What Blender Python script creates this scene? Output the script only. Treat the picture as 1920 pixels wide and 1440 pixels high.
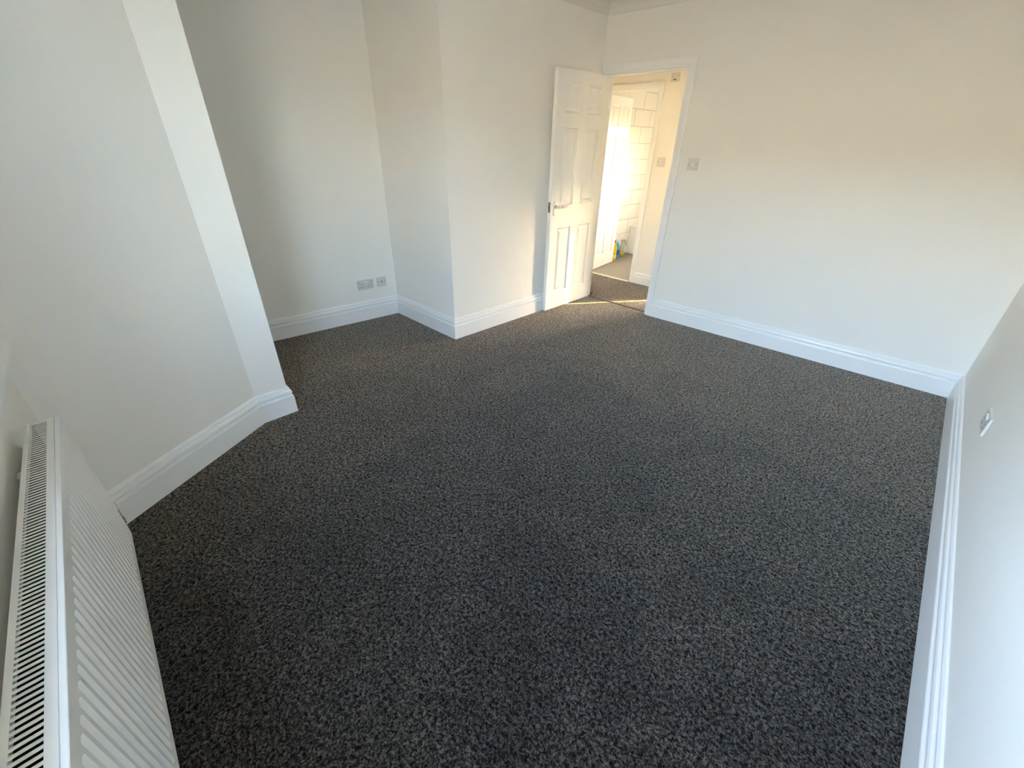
import bpy, bmesh, math, random
from mathutils import Vector, Matrix
random.seed(7)
for o in list(bpy.data.objects): bpy.data.objects.remove(o, do_unlink=True)
scene = bpy.context.scene
C = scene.collection

# ------------------------------------------------------------------ camera
CAM_H = 1.467
YAW, PITCH, ROLL = math.radians(44.5), 0.5197, 0.0187
cam = bpy.data.cameras.new('camera'); cam.sensor_fit = 'HORIZONTAL'; cam.sensor_width = 36.0
cam.lens = 36.0 * 792.43 / 1920.0; cam.clip_start = 0.02; cam.clip_end = 300
co = bpy.data.objects.new('camera', cam); C.objects.link(co); scene.camera = co
sp, cp = math.sin(PITCH), math.cos(PITCH)
M = Matrix(((1, 0, 0), (0, sp, -cp), (0, cp, sp)))
co.matrix_world = Matrix.Translation((0, 0, CAM_H)) @ (Matrix.Rotation(YAW, 3, 'Z') @ M @ Matrix.Rotation(ROLL, 3, 'Z')).to_4x4()

# ------------------------------------------------------------------ light
SUN_EL = math.radians(14.0)
SUN_AZ = Vector((0.57, 0.82)).normalized()          # towards the sun
world = bpy.data.worlds.new('World'); scene.world = world; world.use_nodes = True
wn = world.node_tree.nodes; wl = world.node_tree.links
sky = wn.new('ShaderNodeTexSky'); sky.sky_type = 'NISHITA'; sky.sun_disc = False
sky.sun_elevation = SUN_EL; sky.sun_rotation = math.atan2(SUN_AZ.x, SUN_AZ.y)
sky.air_density = 1.0; sky.dust_density = 1.5; sky.ozone_density = 1.0
hs = wn.new('ShaderNodeHueSaturation'); hs.inputs['Saturation'].default_value = 0.88      # camera white balance
wl.new(sky.outputs[0], hs.inputs['Color']); wl.new(hs.outputs[0], wn['Background'].inputs[0]); wn['Background'].inputs[1].default_value = 3.8
sl = bpy.data.lights.new('sun', 'SUN'); sl.energy = 12.5; sl.angle = math.radians(0.7); sl.color = (1.0, 0.79, 0.33)
so = bpy.data.objects.new('sun', sl); C.objects.link(so)
tosun = Vector((SUN_AZ.x*math.cos(SUN_EL), SUN_AZ.y*math.cos(SUN_EL), math.sin(SUN_EL)))
so.rotation_euler = tosun.to_track_quat('Z', 'Y').to_euler(); so.location = (6, 9, 8)
vs = scene.view_settings
vs.view_transform = 'Standard'; vs.look = 'None'; vs.gamma = 1.0; vs.use_curve_mapping = False
vs.exposure = 1.84
scene.cycles.max_bounces = 14; scene.cycles.diffuse_bounces = 9; scene.cycles.transparent_max_bounces = 12

def portal(loc, rot, sx, sy):
    l = bpy.data.lights.new('window_portal', 'AREA'); l.shape = 'RECTANGLE'; l.size = sx; l.size_y = sy
    l.cycles.is_portal = True
    o = bpy.data.objects.new('window_portal', l); C.objects.link(o); o.location = loc; o.rotation_euler = rot

# ------------------------------------------------------------------ materials
def new_mat(name):
    m = bpy.data.materials.new(name); m.use_nodes = True
    return m, m.node_tree.nodes, m.node_tree.links, m.node_tree.nodes['Principled BSDF']
def N(nodes, kind, **kw):
    n = nodes.new(kind)
    for k, v in kw.items():
        if k in n.inputs.keys(): n.inputs[k].default_value = v
        else: setattr(n, k, v)
    return n
def paint(name, col, rough=0.6, var=0.02, scale=6.0, bump=0.0, bscale=120.0, metallic=0.0, spec=0.5):
    m, n, l, b = new_mat(name)
    tc = N(n, 'ShaderNodeTexCoord')
    nz = N(n, 'ShaderNodeTexNoise'); nz.inputs['Scale'].default_value = scale; nz.inputs['Detail'].default_value = 3
    l.new(tc.outputs['Object'], nz.inputs['Vector'])
    mx = N(n, 'ShaderNodeMix', data_type='RGBA')
    l.new(nz.outputs['Fac'], mx.inputs[0])
    mx.inputs[6].default_value = (*[c*(1-var) for c in col], 1); mx.inputs[7].default_value = (*[min(1, c*(1+var)) for c in col], 1)
    l.new(mx.outputs[2], b.inputs['Base Color'])
    b.inputs['Roughness'].default_value = rough; b.inputs['Metallic'].default_value = metallic
    b.inputs['Specular IOR Level'].default_value = spec
    if bump:
        n2 = N(n, 'ShaderNodeTexNoise'); n2.inputs['Scale'].default_value = bscale; n2.inputs['Detail'].default_value = 4
        l.new(tc.outputs['Object'], n2.inputs['Vector'])
        bp = N(n, 'ShaderNodeBump'); bp.inputs['Strength'].default_value = bump; bp.inputs['Distance'].default_value = 0.002
        l.new(n2.outputs['Fac'], bp.inputs['Height']); l.new(bp.outputs[0], b.inputs['Normal'])
    return m
WALL = paint('wall_paint', (0.89, 0.868, 0.818), 0.75, 0.012, 3.0, 0.12, 90)
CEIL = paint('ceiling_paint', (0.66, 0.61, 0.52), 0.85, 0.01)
GLOSS = paint('white_satinwood', (0.89, 0.89, 0.88), 0.32, 0.008, 9.0, 0.04, 60)
DOORP = paint('white_door_paint', (0.91, 0.90, 0.87), 0.34, 0.008, 9.0, 0.05, 200)
RADW = paint('radiator_enamel', (0.89, 0.88, 0.84), 0.30, 0.01)
RADSHADE = paint('radiator_inside_shade', (0.035, 0.028, 0.024), 0.7, 0.2)  # near-black colour stands in for the shade inside the radiator
PLAST = paint('white_plastic', (0.70, 0.68, 0.64), 0.35, 0.01)
PLASTW = paint('bright_plastic', (0.86, 0.86, 0.84), 0.3, 0.01)
DARK = paint('dark_hole', (0.03, 0.03, 0.03), 0.6, 0.1)
CHROME = paint('chrome', (0.84, 0.83, 0.80), 0.28, 0.02, metallic=0.65)
STEEL = paint('dark_steel', (0.20, 0.19, 0.18), 0.4, 0.05, metallic=0.8)
BRASSY = paint('valve_brass', (0.55, 0.50, 0.42), 0.35, 0.05, metallic=0.8)
BARDK = paint('threshold_dark', (0.045, 0.035, 0.028), 0.5, 0.1)
BARLT = paint('threshold_light', (0.72, 0.70, 0.62), 0.4, 0.03, metallic=0.3)
TILE = paint('white_tile', (0.82, 0.80, 0.74), 0.25, 0.02, 4.0)
GROUT = paint('grey_grout', (0.48, 0.46, 0.42), 0.9, 0.05)
LINO = paint('beige_lino', (0.26, 0.245, 0.21), 0.45, 0.12, 60.0)
SUBF = paint('subfloor', (0.03, 0.027, 0.024), 0.9, 0.1)
YEL = paint('yellow_plastic', (0.85, 0.55, 0.02), 0.3, 0.03)
YELL = paint('pale_yellow_label', (0.88, 0.82, 0.45), 0.5, 0.03)
CYAN = paint('blue_plastic', (0.05, 0.42, 0.62), 0.25, 0.03)
NAVY = paint('navy_label', (0.03, 0.06, 0.30), 0.4, 0.03)
CLEARG = paint('grey_plastic', (0.50, 0.50, 0.44), 0.3, 0.03)
LIME = paint('lime_label', (0.62, 0.58, 0.08), 0.4, 0.05)
BROWN = paint('brown_plastic', (0.22, 0.10, 0.06), 0.4, 0.05)
BRICK = paint('terrace_render', (0.66, 0.575, 0.46), 0.9, 0.1, 0.6)
ASPH = paint('street_paving', (0.25, 0.21, 0.16), 0.9, 0.1, 0.8)
SLATE = paint('slate_roof', (0.12, 0.12, 0.14), 0.7, 0.1)

def glass_mat():
    m, n, l, b = new_mat('window_glass')
    t = N(n, 'ShaderNodeBsdfTransparent'); g = N(n, 'ShaderNodeBsdfGlossy'); g.inputs['Roughness'].default_value = 0.02
    x = N(n, 'ShaderNodeMixShader'); x.inputs[0].default_value = 0.06
    l.new(t.outputs[0], x.inputs[1]); l.new(g.outputs[0], x.inputs[2]); l.new(x.outputs[0], n['Material Output'].inputs[0])
    return m
GLASS = glass_mat()

def carpet_mat():
    m, n, l, b = new_mat('charcoal_carpet')
    tc = N(n, 'ShaderNodeTexCoord')
    def noise(scale, detail, dist=0.0, rough=0.5):
        z = N(n, 'ShaderNodeTexNoise'); z.inputs['Scale'].default_value = scale; z.inputs['Detail'].default_value = detail
        z.inputs['Distortion'].default_value = dist; z.inputs['Roughness'].default_value = rough
        l.new(tc.outputs['Object'], z.inputs['Vector']); return z
    def ramp(src, stops):
        r = N(n, 'ShaderNodeValToRGB'); l.new(src, r.inputs[0])
        el = r.color_ramp.elements
        el[0].position, el[0].color = stops[0][0], (*stops[0][1], 1); el[1].position, el[1].color = stops[-1][0], (*stops[-1][1], 1)
        for p, c in stops[1:-1]:
            e = el.new(p); e.color = (*c, 1)
        return r
    def math_(op, a, bb):
        q = N(n, 'ShaderNodeMath', operation=op)
        for i, v in enumerate((a, bb)):
            if isinstance(v, (int, float)): q.inputs[i].default_value = v
            else: l.new(v, q.inputs[i])
        return q.outputs[0]
    f1, f2 = noise(165, 3, 0.5, 0.7), noise(86, 2, 0.6, 0.6)
    class fine: outputs = {'Fac': math_('ADD', math_('MULTIPLY', f1.outputs['Fac'], 0.55), math_('MULTIPLY', f2.outputs['Fac'], 0.45))}
    base = ramp(fine.outputs['Fac'], [(0.40, (0.002, 0.0018, 0.0016)), (0.50, (0.020, 0.0172, 0.0146)), (0.61, (0.096, 0.083, 0.070))])
    speck = noise(420, 1)
    sp_ = ramp(speck.outputs['Fac'], [(0.70, (0, 0, 0)), (0.78, (0.10, 0.10, 0.10))])
    addc = N(n, 'ShaderNodeMix', data_type='RGBA', blend_type='ADD'); addc.inputs[0].default_value = 1
    l.new(base.outputs[0], addc.inputs[6]); l.new(sp_.outputs[0], addc.inputs[7])
    # pile brushed one way or the other, in patches with fairly crisp borders
    lay = noise(1.1, 4, 1.2, 0.6)
    r1 = ramp(lay.outputs['Fac'], [(0.46, (0.86, 0.86, 0.88)), (0.54, (1.16, 1.14, 1.12))])
    lay2 = noise(6.0, 3, 0.8)
    r2 = ramp(lay2.outputs['Fac'], [(0.35, (0.80, 0.80, 0.80)), (0.65, (1.18, 1.18, 1.18))])
    mu = N(n, 'ShaderNodeMix', data_type='RGBA', blend_type='MULTIPLY'); mu.inputs[0].default_value = 1
    l.new(r1.outputs[0], mu.inputs[6]); l.new(r2.outputs[0], mu.inputs[7])
    mu2 = N(n, 'ShaderNodeMix', data_type='RGBA', blend_type='MULTIPLY'); mu2.inputs[0].default_value = 1
    l.new(addc.outputs[2], mu2.inputs[6]); l.new(mu.outputs[2], mu2.inputs[7])
    # the pile lies the other way in the big rectangle in front of the bay: its straight borders show
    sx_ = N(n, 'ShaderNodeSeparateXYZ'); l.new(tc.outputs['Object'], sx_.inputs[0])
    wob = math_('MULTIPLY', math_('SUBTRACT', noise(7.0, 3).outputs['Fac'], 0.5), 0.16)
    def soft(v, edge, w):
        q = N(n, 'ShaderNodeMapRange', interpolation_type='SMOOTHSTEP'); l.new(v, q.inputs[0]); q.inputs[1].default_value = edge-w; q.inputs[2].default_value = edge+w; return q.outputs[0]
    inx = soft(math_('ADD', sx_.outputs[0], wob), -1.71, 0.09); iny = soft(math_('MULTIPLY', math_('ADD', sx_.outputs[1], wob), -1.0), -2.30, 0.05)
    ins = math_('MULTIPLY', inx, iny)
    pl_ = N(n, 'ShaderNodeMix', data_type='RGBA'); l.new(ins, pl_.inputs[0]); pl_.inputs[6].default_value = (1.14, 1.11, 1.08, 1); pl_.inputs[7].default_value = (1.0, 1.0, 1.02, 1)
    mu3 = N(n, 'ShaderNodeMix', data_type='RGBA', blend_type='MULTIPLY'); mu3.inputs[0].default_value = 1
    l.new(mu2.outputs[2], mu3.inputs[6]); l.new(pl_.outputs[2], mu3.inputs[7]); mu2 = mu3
    # creases and cut marks left by the fitters
    sep = N(n, 'ShaderNodeSeparateXYZ'); l.new(tc.outputs['Object'], sep.inputs[0])
    tot = None
    for (x0, y0, x1, y1, w) in [(-1.90, 2.384, -1.72, 2.405, 0.013), (-1.83, 3.715, -1.77, 3.69, 0.035), (-1.70, 3.66, -1.86, 3.52, 0.009), (-1.27, 3.295, -1.20, 3.285, 0.022),
                                (-1.62, 2.42, -1.50, 2.45, 0.009), (-2.05, 3.16, -1.99, 3.15, 0.018), (-1.28, 2.33, -1.25, 2.33, 0.009), (-2.42, 2.95, -2.36, 2.96, 0.007)]:
        L = math.hypot(x1-x0, y1-y0); ux, uy = (x1-x0)/L, (y1-y0)/L
        dx = math_('SUBTRACT', sep.outputs[0], (x0+x1)/2); dy = math_('SUBTRACT', sep.outputs[1], (y0+y1)/2)
        a = math_('ABSOLUTE', math_('ADD', math_('MULTIPLY', dx, ux), math_('MULTIPLY', dy, uy)), 0)
        p = math_('ABSOLUTE', math_('ADD', math_('MULTIPLY', dx, -uy), math_('MULTIPLY', dy, ux)), 0)
        k = math_('MULTIPLY', math_('LESS_THAN', a, L/2), math_('LESS_THAN', p, w/2))
        tot = k if tot is None else math_('MAXIMUM', tot, k)
    crease = N(n, 'ShaderNodeMix', data_type='RGBA'); l.new(math_('MULTIPLY', tot, 0.8), crease.inputs[0])
    l.new(mu2.outputs[2], crease.inputs[6]); crease.inputs[7].default_value = (0.006, 0.005, 0.005, 1)
    l.new(crease.outputs[2], b.inputs['Base Color'])
    b.inputs['Roughness'].default_value = 0.95; b.inputs['Specular IOR Level'].default_value = 0.08
    b.inputs['Sheen Weight'].default_value = 1.0; b.inputs['Sheen Roughness'].default_value = 0.45; shr = ramp(fine.outputs['Fac'], [(0.42, (0.05, 0.043, 0.036)), (0.50, (0.55, 0.485, 0.41)), (0.58, (1.0, 0.885, 0.755))])
    shm = N(n, 'ShaderNodeMix', data_type='RGBA', blend_type='MULTIPLY'); shm.inputs[0].default_value = 1
    l.new(shr.outputs[0], shm.inputs[6]); l.new(pl_.outputs[2], shm.inputs[7]); l.new(shm.outputs[2], b.inputs['Sheen Tint'])
    bp = N(n, 'ShaderNodeBump'); bp.inputs['Strength'].default_value = 0.8; bp.inputs['Distance'].default_value = 0.006
    l.new(math_('SUBTRACT', fine.outputs['Fac'], math_('MULTIPLY', tot, 0.6)), bp.inputs['Height']); l.new(bp.outputs[0], b.inputs['Normal'])
    return m
CARPET = carpet_mat()

# ------------------------------------------------------------------ helpers
def mesh_obj(name, bm, mat, parent=None, smooth=False):
    me = bpy.data.meshes.new(name); bmesh.ops.recalc_face_normals(bm, faces=bm.faces); bm.to_mesh(me); bm.free()
    me.materials.append(mat)
    if smooth:
        for p in me.polygons: p.use_smooth = True
    o = bpy.data.objects.new(name, me); C.objects.link(o)
    if parent: o.parent = parent
    return o
def obj_data(name, me, parent):
    o = bpy.data.objects.new(name, me); C.objects.link(o); o.parent = parent; return o
def empty(name, mat4=None):
    o = bpy.data.objects.new(name, None); C.objects.link(o); o.empty_display_size = 0.1
    if mat4 is not None: o.matrix_world = mat4
    return o
def tag(o, label, cat, group=None, kind=None):
    o['label'] = label; o['category'] = cat
    if group: o['group'] = group
    if kind: o['kind'] = kind
    return o
def box(bm, x0, x1, y0, y1, z0, z1, bev=0.0, seg=2, mat=None):
    t = bmesh.new(); r = bmesh.ops.create_cube(t, size=1.0)
    for v in r['verts']: v.co = Vector((x0 + (v.co.x+.5)*(x1-x0), y0 + (v.co.y+.5)*(y1-y0), z0 + (v.co.z+.5)*(z1-z0)))
    if bev: bmesh.ops.bevel(t, geom=list(t.edges), offset=bev, segments=seg, affect='EDGES', profile=0.6)
    if mat is not None: bmesh.ops.transform(t, matrix=mat, verts=t.verts)
    me = bpy.data.meshes.new('t'); t.to_mesh(me); t.free(); bm.from_mesh(me); bpy.data.meshes.remove(me)
    return bm
def B(*a, **k): return box(bmesh.new(), *a, **k)
def tube(bm, p0, p1, r0, r1=None, seg=20):
    r1 = r0 if r1 is None else r1
    p0, p1 = Vector(p0), Vector(p1); d = (p1-p0); q = d.to_track_quat('Z', 'Y').to_matrix()
    a = [bm.verts.new(p0 + q @ Vector((r0*math.cos(2*math.pi*i/seg), r0*math.sin(2*math.pi*i/seg), 0))) for i in range(seg)]
    b = [bm.verts.new(p1 + q @ Vector((r1*math.cos(2*math.pi*i/seg), r1*math.sin(2*math.pi*i/seg), 0))) for i in range(seg)]
    for i in range(seg): bm.faces.new((a[i], a[(i+1) % seg], b[(i+1) % seg], b[i]))
    bm.faces.new(a[::-1]); bm.faces.new(b); return bm
def loft(bm, rings, cap=True, closed=True):
    R = [[bm.verts.new(v) for v in r] for r in rings]; n = len(R[0])
    for a, b in zip(R, R[1:]):
        for i in range(n if closed else n-1): bm.faces.new((a[i], a[(i+1) % n], b[(i+1) % n], b[i]))
    if cap: bm.faces.new(R[0][::-1]); bm.faces.new(R[-1])
    return bm
def lathe(prof, sx=1.0, sy=1.0, seg=24):
    bm = bmesh.new()
    loft(bm, [[(r*sx*math.cos(2*math.pi*i/seg), r*sy*math.sin(2*math.pi*i/seg), z) for i in range(seg)] for r, z in prof]); return bm

# ------------------------------------------------------------------ the room shell
# face of the skirting at floor level, corner by corner (counter-clockwise seen from above)
SK = [Vector(p) for p in [(0.377, 3.856), (-2.640, 3.740), (-2.668, 2.017), (-3.550, 2.010), (-3.685, 0.629), (-2.471, 0.629), (-2.472, 0.438), (-2.058, -0.286), (0.4515, -0.352)]]
SKT = 0.022
def offset(poly, d):
    """moves every edge of the polygon d outwards (negative: inwards)"""
    out = []; n = len(poly)
    for i in range(n):
        a, b, c = poly[i-1], poly[i], poly[(i+1) % n]
        e1 = (b-a).normalized(); e2 = (c-b).normalized()
        n1 = Vector((e1.y, -e1.x)); n2 = Vector((e2.y, -e2.x))
        s = n1 + n2; out.append(b + s * (d / (1 + n1.dot(n2))))
    return out
WF = offset(SK, SKT)          # wall faces
WO = offset(SK, SKT+0.11)     # outer wall faces
CEIL_Z = 2.48
def wall(name, i, label, holes=(), z1=CEIL_Z+0.02):
    """wall along polygon edge i; holes are (s0, s1, z0, z1) in metres along the face from corner i"""
    a, b = WF[i], WF[(i+1) % len(WF)]; ao, bo = WO[i], WO[(i+1) % len(WF)]
    d = b-a; L = d.length; u = d/L
    ss = sorted({0.0, L, *[h[0] for h in holes], *[h[1] for h in holes]}); zs = sorted({-0.02, z1, *[h[2] for h in holes], *[h[3] for h in holes]})
    nout = Vector((u.y, -u.x))
    def inner(s): return a + u*s
    def outer(s): return ao if s == 0.0 else bo if s == L else a + u*s + nout*0.11
    bm = bmesh.new()
    for s0, s1 in zip(ss, ss[1:]):
        for z0, zz in zip(zs, zs[1:]):
            if any(h[0] <= s0 + 1e-6 and s1 <= h[1] + 1e-6 and h[2] <= z0 + 1e-6 and zz <= h[3] + 1e-6 for h in holes): continue
            q = [inner(s0), inner(s1), outer(s1), outer(s0)]
            lo = [bm.verts.new((p.x, p.y, z0)) for p in q]; hi = [bm.verts.new((p.x, p.y, zz)) for p in q]
            bm.faces.new(lo[::-1]); bm.faces.new(hi)
            for k in range(4): bm.faces.new((lo[k], lo[(k+1) % 4], hi[(k+1) % 4], hi[k]))
    bmesh.ops.remove_doubles(bm, verts=bm.verts, dist=1e-5)
    bm.verts.index_update(); seen = {}
    for f in list(bm.faces):
        seen.setdefault(frozenset(v.index for v in f.verts), []).append(f)
    dead = [f for fs in seen.values() if len(fs) > 1 for f in fs]
    if dead: bmesh.ops.delete(bm, geom=dead, context='FACES')
    o = mesh_obj(name, bm, WALL); tag(o, label, 'wall', kind='structure'); return o
# doorway in the door wall
DX0, DX1, DH = -2.625, -1.892, 1.992
def s_on(i, x): a, b = WF[i], WF[(i+1) % len(WF)]; return (x - a.x)/(b.x-a.x)*(b-a).length
LIN = 0.030
wall('wall_door', 0, 'off-white wall around the open doorway, with a light switch', [(s_on(0, DX1+LIN), s_on(0, DX0-LIN+0.004), -0.02, DH+LIN)])
wall('wall_beside_door', 1, 'off-white side of the chimney breast behind the open door')
wall('wall_chimney', 2, 'narrow off-white face of the chimney breast turned to the window')
wall('wall_alcove', 3, 'off-white alcove wall with sockets between pillar and chimney breast')
wall('wall_alcove_return', 4, 'off-white return wall hidden behind the pillar edge')
wall('wall_pillar', 5, 'narrow bright off-white pillar face at the end of the bay')
wall('wall_bay', 6, 'off-white angled bay wall beside the radiator')
WZ0, WZ1, WP, WE = 0.845, 2.25, 0.95, 0.50
a7, b7 = WF[7], WF[8]
wall('wall_window', 7, 'off-white window wall behind the radiator', [(WP, (b7-a7).length-WE, WZ0, WZ1)])
wall('wall_right', 8, 'plain off-white wall on the right with a low socket')

def poly_slab(name, pts, z0, z1, mat):
    bm = bmesh.new(); lo = [bm.verts.new((p[0], p[1], z0)) for p in pts]; hi = [bm.verts.new((p[0], p[1], z1)) for p in pts]
    bm.faces.new(lo[::-1]); bm.faces.new(hi); n = len(pts)
    for i in range(n): bm.faces.new((lo[i], lo[(i+1) % n], hi[(i+1) % n], hi[i]))
    return mesh_obj(name, bm, mat)
mid = offset(SK, SKT*0.6)
fl = poly_slab('floor', [mid[0], (-1.90, mid[0].y + (mid[1].y-mid[0].y)*(-1.90-mid[0].x)/(mid[1].x-mid[0].x)), (-1.90, 3.836), (-2.62, 3.832), (-2.62, mid[1].y), *mid[1:]], -0.014, 0.0, CARPET)
tag(fl, 'speckled charcoal carpet covering the whole room', 'carpet', kind='structure')
HALL_Y = 4.685            # face of the far hall wall
fh = poly_slab('floor_hall', [(0.4, 3.95), (0.4, 4.66), (-3.49, 4.66), (-3.49, 3.95), (-2.63, 3.95), (-2.62, 3.858), (-1.90, 3.862), (-1.89, 3.95)], -0.014, 0.0, CARPET)
tag(fh, 'charcoal carpet of the hall beyond the doorway', 'carpet', kind='structure')
fb = poly_slab('floor_bathroom', [(-1.75, 4.685), (-1.75, 6.75), (-3.49, 6.75), (-3.49, 4.685)], -0.014, -0.001, LINO)
tag(fb, 'beige bathroom floor covering seen through the far doorway', 'floor', kind='structure')
tag(poly_slab('floor_base', [(0.6, -0.5), (0.6, 7.0), (-3.9, 7.0), (-3.9, -0.5)], -0.10, -0.02, SUBF), 'dark subfloor under the carpet', 'floor', kind='structure')
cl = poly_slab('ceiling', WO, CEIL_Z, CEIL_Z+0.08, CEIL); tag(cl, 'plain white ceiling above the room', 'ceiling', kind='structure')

def sweep_edges(prof, i, s0=None, s1=None):
    """prism of profile (t, z) along polygon edge i, mitred at the corners; s0 / s1 cut it square at that x"""
    bm = bmesh.new(); n = len(SK); ra, rb = [], []
    for t, z in prof:
        P = offset(SK, SKT-t); a, b = P[i], P[(i+1) % n]
        if s0 is not None: a = a + (b-a)*((s0-a.x)/(b.x-a.x))
        if s1 is not None: b = a + (b-a)*((s1-a.x)/(b.x-a.x))
        ra.append((a.x, a.y, z)); rb.append((b.x, b.y, z))
    return loft(bm, [ra, rb])
SKP = [(-0.004, 0.0), (0.022, 0.0), (0.022, 0.109), (0.0205, 0.1135), (0.0165, 0.1160), (0.0070, 0.1175), (0.0062, 0.1195), (0.0085, 0.1225), (0.0185, 0.1310), (0.0192, 0.1350), (0.0185, 0.1420), (0.0160, 0.1490), (0.0115, 0.1535), (0.0075, 0.1545), (0.0070, 0.1560), (0.0110, 0.1600), (0.0100, 0.1660), (0.0060, 0.1730), (0.0, 0.176), (-0.004, 0.176)]
names = ['door', 'beside_door', 'chimney', 'alcove', 'alcove_return', 'pillar', 'bay', 'window', 'right']
where = ['under the light switch wall', 'behind the open door', 'along the chimney breast face', 'under the alcove sockets', 'behind the pillar', 'at the foot of the bright pillar', 'along the angled bay wall', 'behind the radiator', 'along the right wall']
for i, nm in enumerate(names):
    o = mesh_obj('baseboard_'+nm, sweep_edges(SKP, i, s1=-1.832 if i == 0 else None), GLOSS)
    tag(o, 'moulded white skirting board '+where[i], 'skirting board', kind='structure')
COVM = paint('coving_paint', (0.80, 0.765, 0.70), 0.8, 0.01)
COV = [(-0.004, 2.385), (0.006, 2.385), (0.008, 2.390)] + [(0.095 - 0.085*math.cos(k*math.pi/16), 2.392 + 0.082*math.sin(k*math.pi/16)) for k in range(1, 8)] + [(0.095, 2.474), (0.098, 2.485), (-0.004, 2.485)]
for i, nm in enumerate(names):
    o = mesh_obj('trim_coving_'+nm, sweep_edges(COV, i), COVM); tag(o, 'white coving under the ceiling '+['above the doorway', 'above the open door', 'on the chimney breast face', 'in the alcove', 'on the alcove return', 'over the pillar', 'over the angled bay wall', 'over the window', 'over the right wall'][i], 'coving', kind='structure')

# ------------------------------------------------------------------ door lining, architraves
def wall_y(x): a, b = WF[0], WF[1]; return a.y + (b.y-a.y)*(x-a.x)/(b.x-a.x)
def architrave(bmx, x0, x1, ztop, yface, sgn, w=0.064, cut_left=None, legs=(True, True), slope=0.0):
    """three mitred lengths; returns list of bmeshes. sgn -1: projects towards -y"""
    prof = [(0, 0), (0, 0.011), (0.004, 0.0135), (0.014, 0.0135), (0.018, 0.0165), (0.046, 0.019), (0.056, 0.019), (0.064, 0.0165), (0.064, 0)]
    prof = [(u*w/0.064, t) for u, t in prof]
    def Y(x, t): return yface + slope*(x-x1) + sgn*t
    res = []
    wl = cut_left if cut_left is not None else w
    res.append(loft(bmesh.new(), [[(x1+u, Y(x1+u, t), 0.0) for u, t in prof], [(x1+u, Y(x1+u, t), ztop+u) for u, t in prof]]))
    res.append(loft(bmesh.new(), [[(x1+u, Y(x1+u, t), ztop+u) for u, t in prof], [(x0-min(u, wl), Y(x0-min(u, wl), t), ztop+u) for u, t in prof]]))
    res.append(loft(bmesh.new(), [[(x0-min(u, wl), Y(x0-min(u, wl), t), 0.0) for u, t in prof], [(x0-min(u, wl), Y(x0-min(u, wl), t), ztop+u) for u, t in prof]]))
    return res
slope0 = (WF[0].y-WF[1].y)/(WF[0].x-WF[1].x)
frame = empty('trim_door_frame', Matrix.Translation((0, 0, 0)))
tag(frame, 'white door frame with moulded architrave around the open doorway', 'door frame', kind='structure')
yf = lambda x: wall_y(x)
for x0, x1 in ((DX0-LIN, DX0), (DX1, DX1+LIN)):
    mesh_obj('jamb', B(x0, x1, yf(x0)-0.001, yf(x0)+0.128, 0, DH+LIN, 0.0015), GLOSS, frame)
mesh_obj('head', B(DX0, DX1, yf(DX0)+0.014, yf(DX0)+0.128, DH, DH+LIN, 0.0015), GLOSS, frame)
for x0, x1, z0, z1 in ((DX0, DX0+0.012, 0, DH), (DX1-0.012, DX1, 0, DH), (DX0+0.012, DX1-0.012, DH-0.012, DH)):
    mesh_obj('door_stop', B(x0, x1, yf(x0)+0.046, yf(x0)+0.082, z0, z1, 0.001), GLOSS, frame)
for bm in architrave(None, DX0-0.002, DX1+0.004, DH+0.004, yf(DX1), -1, cut_left=0.026, slope=slope0): mesh_obj('architrave', bm, GLOSS, frame)
for bm in architrave(None, DX0-0.006, DX1+0.006, DH+0.006, yf(DX1)+0.11, 1, slope=slope0): mesh_obj('architrave', bm, GLOSS, frame)
mesh_obj('strike_plate', B(DX1-0.0015, DX1+0.001, yf(DX1)+0.012, yf(DX1)+0.034, 0.92, 1.02), CHROME, frame)
th = mesh_obj('trim_threshold', B(DX0, DX1, 3.834, 3.860, -0.01, 0.004, 0.002), BARDK); tag(th, 'dark threshold strip on the carpet across the doorway', 'threshold', kind='structure')

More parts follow.
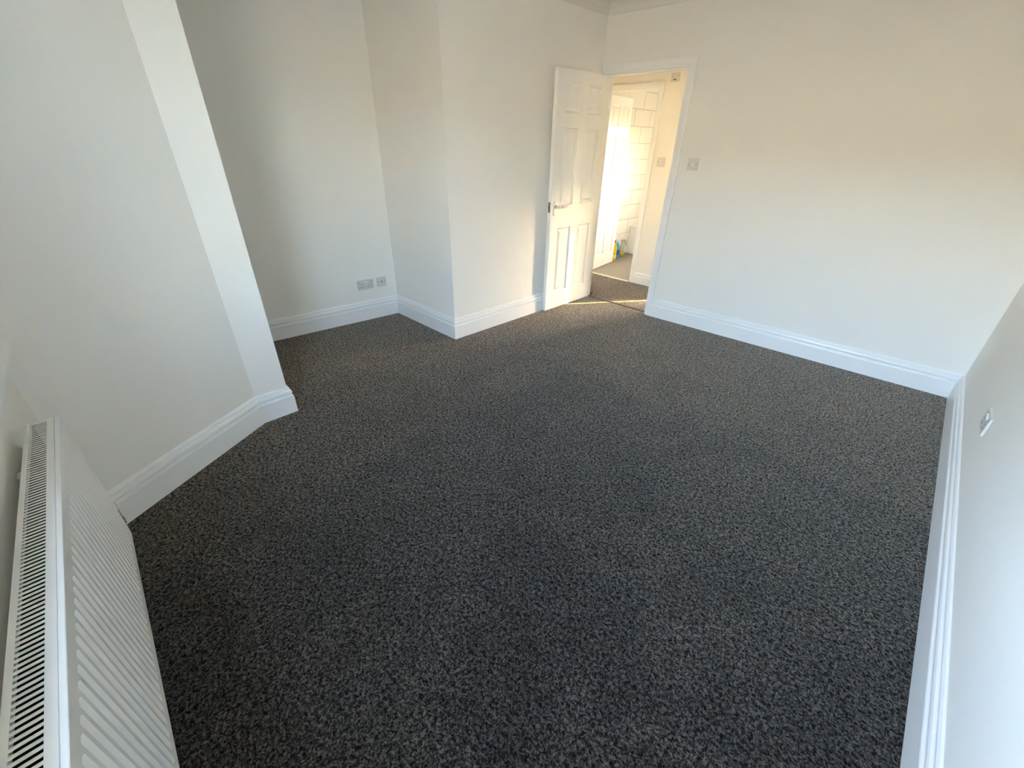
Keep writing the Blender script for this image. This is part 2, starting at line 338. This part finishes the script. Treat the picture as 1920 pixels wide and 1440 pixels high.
# ------------------------------------------------------------------ panelled doors
def panel_door(name, mtx, W, H, T, cols, rows, label, hx, hz, face=1, group=None):
    """local: x from hinge (0) to free edge (W), y thickness 0..T, z up. face: +1 handle lever shown on y=T side, -1 on y=0"""
    root = empty(name, mtx); tag(root, label, 'door', kind='structure')
    xs = sorted({0.0, W, *[c for p in cols for c in p]}); zs = sorted({0.0, H, *[c for p in rows for c in p]})
    bm = bmesh.new(); vt = {}
    def V(x, y, z):
        k = (round(x, 5), round(y, 5), round(z, 5))
        if k not in vt: vt[k] = bm.verts.new((x, y, z))
        return vt[k]
    def hole(i, j):
        return any(abs(xs[i]-c[0]) < 1e-6 for c in cols) and any(abs(zs[j]-r[0]) < 1e-6 for r in rows)
    nx, nz = len(xs)-1, len(zs)-1
    for i in range(nx):
        for j in range(nz):
            if hole(i, j): continue
            x0, x1, z0, z1 = xs[i], xs[i+1], zs[j], zs[j+1]
            bm.faces.new((V(x0, 0, z0), V(x1, 0, z0), V(x1, 0, z1), V(x0, 0, z1)))
            bm.faces.new((V(x0, T, z0), V(x0, T, z1), V(x1, T, z1), V(x1, T, z0)))
            for (di, dj, e) in ((-1, 0, ((x0, z0), (x0, z1))), (1, 0, ((x1, z0), (x1, z1))), (0, -1, ((x0, z0), (x1, z0))), (0, 1, ((x0, z1), (x1, z1)))):
                ii, jj = i+di, j+dj
                if not (0 <= ii < nx and 0 <= jj < nz) or hole(ii, jj):
                    (p, q), (r, s) = e
                    bm.faces.new((V(p, 0, q), V(r, 0, s), V(r, T, s), V(p, T, q)))
    mesh_obj('door_leaf', bm, DOORP, root)
    prof = [(0.0, 0.0), (0.0015, -0.0050), (0.006, -0.0090), (0.012, -0.0110), (0.017, -0.0110), (0.020, -0.0095), (0.038, -0.0020), (0.0385, -0.0020)]
    for c in cols:
        for r in rows:
            bm = bmesh.new(); rings = []
            def ring(ins, y): return [(c[0]+ins, y, r[0]+ins), (c[1]-ins, y, r[0]+ins), (c[1]-ins, y, r[1]-ins), (c[0]+ins, y, r[1]-ins)]
            for ins, d in reversed(prof): rings.append(ring(ins, -d))
            for ins, d in prof: rings.append(ring(ins, T+d))
            loft(bm, rings); mesh_obj('panel', bm, DOORP, root)
    s = 1 if face > 0 else -1; y0 = T if face > 0 else 0.0
    def yb(a, b): return (y0 + s*a, y0 + s*b) if s > 0 else (y0 + s*b, y0 + s*a)
    pl = mesh_obj('handle_plate', B(hx-0.019, hx+0.019, *yb(0, 0.009), hz-0.075, hz+0.050, 0.003), CHROME, root); pl['label'] = 'chrome backplate'
    bm = bmesh.new(); tube(bm, (hx, y0, hz), (hx, y0+s*0.050, hz), 0.010); tube(bm, (hx, y0+s*0.045, hz), (hx-0.030, y0+s*0.047, hz), 0.0105, 0.010); tube(bm, (hx-0.028, y0+s*0.047, hz), (hx-0.112, y0+s*0.044, hz+0.001), 0.0105, 0.0095)
    lv = mesh_obj('lever', bm, CHROME, pl, True); lv['label'] = 'chrome lever handle'
    bm = bmesh.new(); tube(bm, (hx, y0+s*0.001, hz), (hx, y0+s*0.010, hz), 0.0165, 0.014)
    mesh_obj('rose', bm, STEEL, pl, True)
    bm = bmesh.new(); tube(bm, (hx, y0, hz-0.045), (hx, y0+s*0.008, hz-0.045), 0.006); mesh_obj('keyhole', bm, STEEL, pl)
    bm = B(W-0.001, W+0.0015, T/2-0.011, T/2+0.011, hz-0.045, hz+0.040, 0.0005); fp = mesh_obj('latch_plate', bm, STEEL, root)
    mesh_obj('latch_bolt', B(W, W+0.010, T/2-0.007, T/2+0.006, hz-0.010, hz+0.012, 0.002), STEEL, fp)
    for z in (0.22, H-0.2):
        bm = bmesh.new(); tube(bm, (-0.004, y0+s*0.004, z-0.04), (-0.004, y0+s*0.004, z+0.04), 0.005); mesh_obj('hinge', bm, CHROME, root)
    return root
DW_ = 0.722
hinge = Vector((-2.637, 3.822)); free = Vector((-2.640, 3.100))
dx = (free-hinge).normalized(); ang = math.atan2(dx.y, dx.x)
cols = [(0.120, 0.312), (0.420, 0.612)]; rows = [(0.165, 0.772), (0.968, 1.572), (1.678, 1.886)]
panel_door('door_1', Matrix.Translation((hinge.x, hinge.y, 0.008)) @ Matrix.Rotation(ang, 4, 'Z'), DW_, 1.972, 0.036, cols, rows,
           'white six-panel door standing open against the wall', DW_-0.054, 0.962, 1)

# ------------------------------------------------------------------ hall and bathroom shells
def shell(name, x0, x1, y0, y1, z0, z1, label, mat=WALL, cat='wall'):
    o = mesh_obj(name, B(x0, x1, y0, y1, z0, z1), mat); tag(o, label, cat, kind='structure'); return o
def wall_rects(name, x0, x1, y0, y1, holes, label, ztop=2.5):
    xs = sorted({x0, x1, *[h[0] for h in holes], *[h[1] for h in holes]}); zs = sorted({-0.02, ztop, *[h[2] for h in holes], *[h[3] for h in holes]})
    bm = bmesh.new()
    for a, b in zip(xs, xs[1:]):
        for c, d in zip(zs, zs[1:]):
            if not any(h[0] <= a+1e-6 and b <= h[1]+1e-6 and h[2] <= c+1e-6 and d <= h[3]+1e-6 for h in holes): box(bm, a, b, y0, y1, c, d)
    o = mesh_obj(name, bm, WALL); tag(o, label, 'wall', kind='structure'); return o
BX0, BX1, BH = -3.245, -2.612, 1.955
wall_rects('wall_hall_far', -3.60, 0.50, HALL_Y, HALL_Y+0.10,
           [(BX0-0.025, BX1+0.025, -0.02, BH+0.025), (-1.755, -1.655, 0.0, 1.12), (-0.95, -0.80, 0.95, 1.95)], 'cream-lit hall wall beyond the doorway, with two small plates')
shell('wall_hall_left', -3.60, -3.49, 3.86, HALL_Y, -0.02, 2.5, 'plain hall wall at the left end, behind the open door')
shell('wall_hall_near', -3.60, WO[1].x+0.02, 3.86, 3.96, -0.02, 2.5, 'plain hall wall behind the chimney side')
shell('wall_hall_right', 0.40, 0.51, 3.90, HALL_Y, -0.02, 2.5, 'plain hall wall at the far right end')
shell('ceiling_hall', -3.60, 0.51, 3.84, HALL_Y+0.1, 2.481, 2.57, 'plain hall ceiling', CEIL, 'ceiling')
shell('wall_bathroom_right', -1.75, -1.70, HALL_Y+0.1, 6.86, -0.02, 2.5, 'plain right wall of the bathroom')
wall_rects('wall_bathroom_far', -3.60, -1.70, 6.75, 6.86, [(-2.30, -1.98, 0.98, 1.70)], 'plain far wall of the bathroom with its window')
shell('ceiling_bathroom', -3.60, -1.70, HALL_Y+0.1, 6.86, 2.48, 2.57, 'plain bathroom ceiling', CEIL, 'ceiling')
tw = shell('wall_bathroom_left', -3.60, -3.496, HALL_Y+0.1, 6.86, -0.02, 2.5, 'bathroom wall of large white tiles with grey joints', GROUT)
# large tiles in stretcher bond, one object each
TW, TH, J = 0.390, 0.195, 0.006
tm = {}
def tile(y0, y1, z0, z1):
    k = (round(y1-y0, 3), round(z1-z0, 3))
    if k not in tm:
        bm = B(-0.004, 0.006, 0, y1-y0, 0, z1-z0, 0.0015, 1); me = bpy.data.meshes.new('tile'); bm.to_mesh(me); bm.free(); me.materials.append(TILE); tm[k] = me
    o = obj_data('tile', tm[k], tw); o.location = (-3.496 + random.uniform(-0.0006, 0.0006), y0, z0)
r0 = 0.310 - 2*TH + 0.0
for r in range(12):
    z0 = max(0.0, r0 + r*TH); z1 = min(2.48, r0 + (r+1)*TH)
    if z1 - z0 < 0.03: continue
    y = 5.95 - 6*TW + (TW/2 if r % 2 else 0.0)
    while y < 6.75:
        ya, yb_ = max(y, HALL_Y+0.1), min(y+TW, 6.75)
        if yb_-ya > 0.02: tile(ya+J/2, yb_-J/2, z0+J/2, z1-J/2)
        y += TW
# hall skirting, bathroom door frame
HSK = [(-0.003, 0.0), (0.016, 0.0), (0.016, 0.085), (0.013, 0.089), (0.010, 0.090), (0.0125, 0.096), (0.0125, 0.110), (0.008, 0.118), (0.005, 0.126), (0, 0.128), (-0.003, 0.128)]
bm = bmesh.new(); loft(bm, [[(BX1+0.062, HALL_Y-t, z) for t, z in HSK], [(-1.76, HALL_Y-t, z) for t, z in HSK]])
tag(mesh_obj('baseboard_hall', bm, GLOSS), 'white skirting board on the hall wall right of the bathroom doorway', 'skirting board', kind='structure')
bf = empty('trim_bathroom_frame'); tag(bf, 'white architrave around the bathroom doorway across the hall', 'door frame', kind='structure')
for x0, x1 in ((BX0-0.025, BX0), (BX1, BX1+0.025)): mesh_obj('jamb', B(x0, x1, HALL_Y-0.001, HALL_Y+0.11, 0, BH+0.025, 0.0015), GLOSS, bf)
mesh_obj('head', B(BX0, BX1, HALL_Y-0.001, HALL_Y+0.11, BH, BH+0.025, 0.0015), GLOSS, bf)
for x0, x1, z0, z1 in ((BX0, BX0+0.011, 0, BH), (BX1-0.011, BX1, 0, BH), (BX0+0.011, BX1-0.011, BH-0.011, BH)): mesh_obj('door_stop', B(x0, x1, HALL_Y+0.03, HALL_Y+0.065, z0, z1, 0.001), GLOSS, bf)
for bm in architrave(None, BX0-0.004, BX1+0.004, BH+0.004, HALL_Y, -1, w=0.058): mesh_obj('architrave', bm, GLOSS, bf)
bt = mesh_obj('trim_bathroom_threshold', B(BX0, BX1, 4.650, 4.688, -0.01, 0.005, 0.002), BARLT); tag(bt, 'pale metal threshold bar where hall carpet meets bathroom floor', 'threshold', kind='structure')
bang = math.radians(97.8)
panel_door('door_2', Matrix.Translation((-3.222, 4.765, 0.008)) @ Matrix.Rotation(bang, 4, 'Z') , 0.605, 1.935, 0.035,
           [(0.085, 0.262), (0.350, 0.520)], [(0.165, 0.755), (0.965, 1.535), (1.640, 1.845)], 'sunlit white six-panel bathroom door opened inwards', 0.605-0.05, 0.935, -1)

# ------------------------------------------------------------------ windows (behind and beside the camera)
win = empty('window_1'); tag(win, 'white framed bay window above the radiator', 'window', kind='structure')
wu = (b7-a7).normalized(); wn_ = Vector((wu.y, -wu.x)); wang = math.atan2(wu.y, wu.x)
win.matrix_world = Matrix.Translation((a7.x, a7.y, 0)) @ Matrix.Rotation(wang, 4, 'Z')
WL = (b7-a7).length-WE
# local: x along the wall, -y outwards
for x in (WP, WP+(WL-WP)/3-0.03, WP+2*(WL-WP)/3-0.03, WL-0.06): mesh_obj('mullion', B(x, x+0.06, -0.11, -0.05, WZ0+0.03, WZ1, 0.004), GLOSS, win)
for z0, z1 in ((WZ0+0.03, WZ0+0.09), (WZ1-0.06, WZ1)): mesh_obj('rail', B(WP+0.06, WL-0.06, -0.108, -0.052, z0, z1, 0.004), GLOSS, win)
for k in range(3):
    x0 = WP + k*(WL-WP)/3 + 0.03; mesh_obj('pane', B(x0, x0+(WL-WP)/3-0.05, -0.083, -0.077, WZ0+0.08, WZ1-0.05), GLASS, win)
portal(Vector((a7.x, a7.y, 0)) + Matrix.Rotation(wang, 3, 'Z') @ Vector(((WL+WP)/2, -0.14, (WZ0+WZ1)/2)), (math.radians(90), 0, wang), WL-WP, WZ1-WZ0)
# window board with a rounded nose, running into the bay wall
SILL_Z = 0.886
prof = [(-0.10, SILL_Z-0.040), (0.030, SILL_Z-0.040)] + [(0.030 + 0.020*math.sin(k*math.pi/10), SILL_Z-0.020 - 0.020*math.cos(k*math.pi/10)) for k in range(1, 11)] + [(-0.10, SILL_Z)]
bm = bmesh.new(); bdir = (WF[7]-WF[6]).normalized()
ra = []; rb = []
for t, z in prof:
    # where the line parallel to the window wall at distance t meets the bay wall
    k = t / ((-bdir).dot(-wn_))
    p = WF[7] + (-bdir)*k; q = p + wu*((b7-a7).length-0.01)
    ra.append((p.x, p.y, z)); rb.append((q.x, q.y, z))
loft(bm, [ra, rb])
sill = mesh_obj('window_board', bm, GLOSS, None, False); tag(sill, 'white round-nosed window board above the radiator', 'window sill', kind='structure')

def simple_window(name, x0, x1, z0, z1, y, label):
    w = empty(name, Matrix.Translation((x0, y, z0))); tag(w, label, 'window', kind='structure'); a, b = x1-x0, z1-z0
    mesh_obj('window_frame', box(box(box(B(0, 0.02, 0, 0.05, 0, b), a-0.02, a, 0, 0.05, 0, b), 0.02, a-0.02, 0, 0.05, 0, 0.02), 0.02, a-0.02, 0, 0.05, b-0.02, b), GLOSS, w)
    mesh_obj('pane', B(0.018, a-0.018, 0.022, 0.028, 0.018, b-0.018), GLASS, w)
    portal((x0+a/2, y+0.08, z0+b/2), (math.radians(-90), 0, 0), a, b)
simple_window('added_hall_window', -0.95, -0.80, 0.95, 1.95, HALL_Y+0.03, 'narrow unseen hall window added to brighten the hall')  # added opening, lets sun in to brighten the hall
simple_window('window_2', -2.30, -1.98, 0.98, 1.70, 6.78, 'sunny bathroom window out of view')

# ------------------------------------------------------------------ outside
tag(poly_slab('ground_street', [(60, -60), (60, 60), (-60, 60), (-60, -60)], -0.75, -0.60, ASPH), 'pale street paving outside the window', 'ground', kind='structure')
ter = empty('terrace_houses', Matrix.Translation((0, -17, -0.6))); tag(ter, 'sunlit rendered terrace across the street outside the window', 'building', kind='structure')
mesh_obj('wall', B(-30, 30, -6, 0, 0, 4.6), BRICK, ter)
bm = bmesh.new(); loft(bm, [[(x, 0.3, 4.6), (x, -3, 6.2), (x, -6.3, 4.6)] for x in (-30, 30)]); mesh_obj('roof', bm, SLATE, ter)

hb = empty('street_shade_house'); tag(hb, 'unseen blocks added as upper storey and neighbours to shade the street', 'building', kind='structure')  # unseen blocks added to keep the sun off the street
mesh_obj('upper_storey_block', B(-14, 14, -0.45, 6.86, 2.60, 5.4), BRICK, hb)
mesh_obj('neighbour_block', B(-14, -4.0, -0.45, 6.86, -0.6, 2.6), BRICK, hb); mesh_obj('neighbour_block', B(0.75, 14, -0.45, 3.9, -0.6, 2.6), BRICK, hb)

# ------------------------------------------------------------------ radiator
RA = Vector((-1.728, -0.213)); RB = Vector((-0.585, -0.247)); RZ0, RZ1 = 0.205, 0.720
ru = (RB-RA).normalized(); rang = math.atan2(ru.y, ru.x); RL = 1.40; RD = 0.072
rad = empty('radiator', Matrix.Translation((RA.x, RA.y, 0)) @ Matrix.Rotation(rang, 4, 'Z'))
tag(rad, 'long white ribbed panel radiator with slotted top under the window', 'radiator')
# local: x along, y 0 at the front face, -y to the wall
P = 1.0/30; VD = 0.0055; n = int(RL/P)
def ribbed(yf_, sgn):
    bm = bmesh.new(); xs = []; m0 = (RL - n*P)/2
    for k in range(n): x = m0 + k*P; xs += [(x+0.0015, 0), (x+0.0110, 1), (x+0.0140, 1), (x+0.0235, 0)]
    xs = [(0.0, 0), *xs, (RL, 0)]
    zs = [(RZ0, 0), (RZ0+0.028, 0), (RZ0+0.037, 1), (RZ1-0.044, 1), (RZ1-0.036, 0), (RZ1-0.008, 0)]
    V = [[bm.verts.new((x, yf_ - sgn*VD*a*b, z)) for x, a in xs] for z, b in zs]
    for r0_, r1_ in zip(V, V[1:]):
        for i in range(len(xs)-1): bm.faces.new((r0_[i], r0_[i+1], r1_[i+1], r1_[i]))
    # rolled edges: bottom lip, top lip and a back skin
    bk = [[bm.verts.new((x, yf_ - sgn*0.013, z)) for x in (0.0, RL)] for z in (RZ0+0.004, RZ1-0.008)]
    bm.faces.new((bk[0][0], bk[0][1], bk[1][1], bk[1][0]))
    bm.faces.new((*V[0], bk[0][1], bk[0][0])); bm.faces.new((*V[-1][::-1], bk[1][0], bk[1][1]))
    bm.faces.new((*[r[0] for r in V][::-1], bk[0][0], bk[1][0])); bm.faces.new((*[r[-1] for r in V], bk[1][1], bk[0][1]))
    return bm
mesh_obj('front_panel', ribbed(0.0, 1), RADW, rad)
mesh_obj('duct_shade_sheet', B(0.004, RL-0.004, -0.0145, -0.0135, RZ0+0.03, RZ1-0.0065), RADSHADE, rad); mesh_obj('duct_shade_sheet', B(0.004, RL-0.004, -RD+0.0125, -RD+0.0135, RZ0+0.03, RZ1-0.0065), RADSHADE, rad)  # dark sheets added behind the panels so the slots look shaded
mesh_obj('back_panel', B(0.0, RL, -RD, -RD+0.012, RZ0, RZ1-0.008, 0.002), RADW, rad)
# convector fins between the panels
bm = bmesh.new(); k = 0; x = 0.03; pts = []
while x < RL-0.03:
    pts.append((x, -0.018 if k % 2 == 0 else -RD+0.016)); x += 0.012; k += 1
lo = [bm.verts.new((*p, RZ0+0.05)) for p in pts]; hi = [bm.verts.new((*p, RZ1-0.06)) for p in pts]
for i in range(len(pts)-1): bm.faces.new((lo[i], lo[i+1], hi[i+1], hi[i]))
mesh_obj('convector', bm, RADSHADE, rad)
# end panels
for x0 in (-0.003, RL): mesh_obj('side_panel', B(x0, x0+0.003, -RD-0.001, -0.010, RZ0+0.01, RZ1-0.004, 0.0012), RADW, rad)
# slotted grille on top: rails with slats between them
for y0, y1 in ((-0.0265, -0.0105), (-RD-0.001, -RD+0.010)): mesh_obj('grille_rail', B(-0.002, RL+0.002, y0, y1, RZ1-0.006, RZ1, 0.001), RADW, rad)
mesh_obj('grille_lip', B(-0.002, RL+0.002, -0.0100, 0.0005, RZ1-0.014, RZ1+0.0015, 0.003, 3), RADW, rad)
SPI = 0.0122; sm = bpy.data.meshes.new('slat'); bm = B(-0.0032, 0.0032, -RD+0.009, -0.026, -0.0022, -0.0006, 0.0006, 1); bm.to_mesh(sm); bm.free(); sm.materials.append(RADW)
x = 0.012
while x < RL-0.008:
    o = obj_data('slat', sm, rad); o.location = (x, 0, RZ1); x += SPI
# brackets, valve and tail pipe
for x in (0.18, RL-0.18): mesh_obj('bracket', B(x, x+0.03, -RD-0.030, -RD, RZ0+0.06, RZ1-0.05), RADW, rad)
bm = bmesh.new(); vx = -0.088; vy = -0.022
tube(bm, (0.004, vy, RZ0+0.035), (vx, vy, RZ0+0.035), 0.0085); tube(bm, (vx, vy, RZ0+0.0), (vx, vy, RZ0+0.070), 0.0115); tube(bm, (vx, vy, RZ0+0.015), (vx, vy, RZ0-0.01), 0.014)
vlv = mesh_obj('valve', bm, BRASSY, rad, False)
bm = bmesh.new(); tube(bm, (vx, vy, RZ0+0.062), (vx, vy, RZ0+0.092), 0.014, 0.011); mesh_obj('valve_cap', bm, PLASTW, vlv)
bm = bmesh.new(); tube(bm, (vx, vy, RZ0+0.004), (vx, -RD-0.028, RZ0+0.004), 0.0075); mesh_obj('tail_pipe', bm, CHROME, rad)

# ------------------------------------------------------------------ switches and sockets
def plate_matrix(p, n2):
    n3 = Vector((n2[0], n2[1], 0)).normalized(); xr = Vector((-n3.y, n3.x, 0))     # local x to the right when facing the plate, local y out of the wall
    return Matrix(((xr.x, n3.x, 0, p[0]), (xr.y, n3.y, 0, p[1]), (xr.z, n3.z, 1, p[2]), (0, 0, 0, 1)))
def plate(name, p, n2, w, h, label, cat, group=None):
    r = empty(name, plate_matrix(p, n2)); tag(r, label, cat, group)
    mesh_obj('faceplate', B(-w/2, w/2, -0.001, 0.009, -h/2, h/2, 0.0025), PLAST, r); return r
def screw(r, x, z):
    bm = bmesh.new(); tube(bm, (x, 0.0085, z), (x, 0.0098, z), 0.0036, seg=12); mesh_obj('screw', bm, STEEL, r)
def rocker(r, x, z, w=0.013, h=0.022, m=None):
    bm = bmesh.new(); loft(bm, [[(x-w/2, y0, z-h/2), (x+w/2, y0, z-h/2), (x+w/2, y1, z+h/2), (x-w/2, y1, z+h/2)] for y0, y1 in ((0.008, 0.008), (0.0105, 0.0145))]); mesh_obj('rocker', bm, m or PLASTW, r)
def pins(r, x, z):
    for a, b, w, h in ((0, 0.011, 0.0045, 0.009), (-0.011, -0.011, 0.008, 0.0045), (0.011, -0.011, 0.008, 0.0045)): mesh_obj('pin_hole', B(x+a-w/2, x+a+w/2, 0.0088, 0.0094, z+b-h/2, z+b+h/2), DARK, r)
def on_wall(i, x=None, y=None, z=0.0):
    a, b = WF[i], WF[(i+1) % len(WF)]
    k = (x-a.x)/(b.x-a.x) if x is not None else (y-a.y)/(b.y-a.y)
    p = a + (b-a)*k; u = (b-a).normalized(); return (p.x, p.y, z), (-u.y, u.x)
# which way is the room? (-u.y, u.x) points inwards for this polygon
p, nn = on_wall(0, x=-1.705, z=1.333)
s = plate('light_switch', p, nn, 0.086, 0.086, 'square white light switch on the wall right of the open doorway', 'light switch')
rocker(s, 0.0, 0.0); screw(s, -0.030, 0.0); screw(s, 0.030, 0.0)
def double_socket(i, label, **k):
    p, nn = on_wall(i, **k); s = plate('double_socket', p, nn, 0.146, 0.086, label, 'socket', 'double power sockets')
    for x in (-0.037, 0.037): pins(s, x, -0.010)
    rocker(s, -0.010, 0.022, 0.014, 0.020); rocker(s, 0.010, 0.022, 0.014, 0.020); screw(s, -0.062, 0.024); screw(s, 0.062, 0.024); return s
double_socket(3, 'white double power socket low on the alcove wall', y=1.741, z=0.326)
p, nn = on_wall(3, y=1.893, z=0.327)
s = plate('aerial_socket', p, nn, 0.086, 0.086, 'square white aerial socket beside the double socket in the alcove', 'socket')
bm = bmesh.new(); tube(bm, (0, 0.008, 0), (0, 0.011, 0), 0.0085, 0.0075); mesh_obj('collar', bm, PLAST, s)
bm = bmesh.new(); tube(bm, (0, 0.0105, 0), (0, 0.0116, 0), 0.0055); mesh_obj('jack_hole', bm, DARK, s)
screw(s, -0.030, 0); screw(s, 0.030, 0)
double_socket(8, 'white double power socket low on the right wall', y=2.655, z=0.400)
s = plate('light_switch', (-2.455, HALL_Y, 1.308), (0, -1), 0.086, 0.086, 'small square switch on the hall wall beside the bathroom doorway', 'light switch')
rocker(s, 0.0, 0.0); screw(s, -0.030, 0); screw(s, 0.030, 0)
s = plate('hall_plate', (-2.452, HALL_Y, 2.040), (0, -1), 0.086, 0.074, 'square plate high on the hall wall above the switch', 'wall plate')
for x in (-0.030, 0.030): screw(s, x, 0.010)
mesh_obj('slot', B(-0.014, 0.014, 0.0085, 0.0105, -0.024, -0.012, 0.001), STEEL, s)

# ------------------------------------------------------------------ bathroom things
tub = empty('bathtub', Matrix.Translation((-3.489, 6.03, 0))); tag(tub, 'white bath with plain side panel at the end of the bathroom', 'bathtub')
mesh_obj('side_panel', B(0, 1.73, 0.012, 0.030, 0.0, 0.375, 0.002), GLOSS, tub)
bm = bmesh.new()
def rr(x0, x1, y0, y1, r, z, seg=5):
    out = []
    for cx, cy, a0 in ((x1-r, y0+r, -90), (x1-r, y1-r, 0), (x0+r, y1-r, 90), (x0+r, y0+r, 180)):
        for k in range(seg+1): a = math.radians(a0+90*k/seg); out.append((cx+r*math.cos(a), cy+r*math.sin(a), z))
    return out
loft(bm, [rr(0, 1.73, 0, 0.71, 0.012, 0.372), rr(0, 1.73, 0, 0.71, 0.012, 0.398), rr(0.07, 1.66, 0.06, 0.66, 0.12, 0.400), rr(0.10, 1.62, 0.09, 0.63, 0.12, 0.33), rr(0.22, 1.50, 0.15, 0.57, 0.10, 0.06)])
mesh_obj('basin', bm, PLASTW, tub)
def bottle(name, x, y, prof, mat, label, sx=1.0, sy=0.7, rz=0.0):
    r = empty(name, Matrix.Translation((x, y, 0)) @ Matrix.Rotation(rz, 4, 'Z')); tag(r, label, 'bottle', 'cleaning bottles on the bathroom floor')
    mesh_obj('body', lathe(prof, sx, sy), mat, r, True); return r
def trigger(r, z, mat, mat2):
    bm = bmesh.new(); tube(bm, (0, 0, z), (0, 0, z+0.022), 0.014); box(bm, -0.030, 0.042, -0.011, 0.011, z+0.022, z+0.048, 0.005); box(bm, 0.040, 0.052, -0.006, 0.006, z+0.030, z+0.044, 0.002)
    sh = mesh_obj('spray_head', bm, mat, r)
    bm = bmesh.new(); box(bm, -0.004, 0.004, -0.006, 0.006, -0.045, 0.0, 0.002, mat=Matrix.Translation((0.034, 0, z+0.024)) @ Matrix.Rotation(-0.35, 4, 'Y')); mesh_obj('trigger', bm, mat2, sh)
y = bottle('cleaner_bottle', -3.345, 5.445, [(0.030, 0.0), (0.036, 0.004), (0.036, 0.16), (0.030, 0.20), (0.016, 0.232), (0.013, 0.24), (0.013, 0.252)], YEL, 'tall yellow cleaner bottle beside the edge of the bathroom door', 1.0, 0.8)
mesh_obj('label_band', lathe([(0.0365, 0.035), (0.0368, 0.036), (0.0368, 0.085), (0.0365, 0.086)], 1.0, 0.8), YELL, y, True)
bm = bmesh.new(); tube(bm, (0, 0, 0.250), (0, 0, 0.282), 0.014, 0.011); mesh_obj('cap', bm, BROWN, y)
b = bottle('spray_bottle', -3.420, 5.640, [(0.038, 0.0), (0.044, 0.005), (0.046, 0.06), (0.042, 0.12), (0.034, 0.165), (0.020, 0.195), (0.014, 0.210), (0.014, 0.222)], CYAN, 'blue spray bottle with white trigger between two other bottles', 1.0, 0.62, 0.9)
trigger(b, 0.220, PLASTW, PLASTW)
mesh_obj('label_band', lathe([(0.0466, 0.045), (0.0466, 0.046), (0.0440, 0.115), (0.0430, 0.116)], 1.0, 0.64), NAVY, b, True)
g = bottle('spray_bottle', -3.440, 5.800, [(0.034, 0.0), (0.040, 0.005), (0.041, 0.07), (0.038, 0.12), (0.026, 0.155), (0.014, 0.18), (0.013, 0.190)], CLEARG, 'grey spray bottle with lime label and brown trigger, farthest from the door', 1.0, 0.62, 0.7)
trigger(g, 0.188, CLEARG, BROWN)
mesh_obj('label_band', lathe([(0.0412, 0.02), (0.0416, 0.021), (0.0416, 0.085), (0.0408, 0.086)], 1.0, 0.64), LIME, g, True)
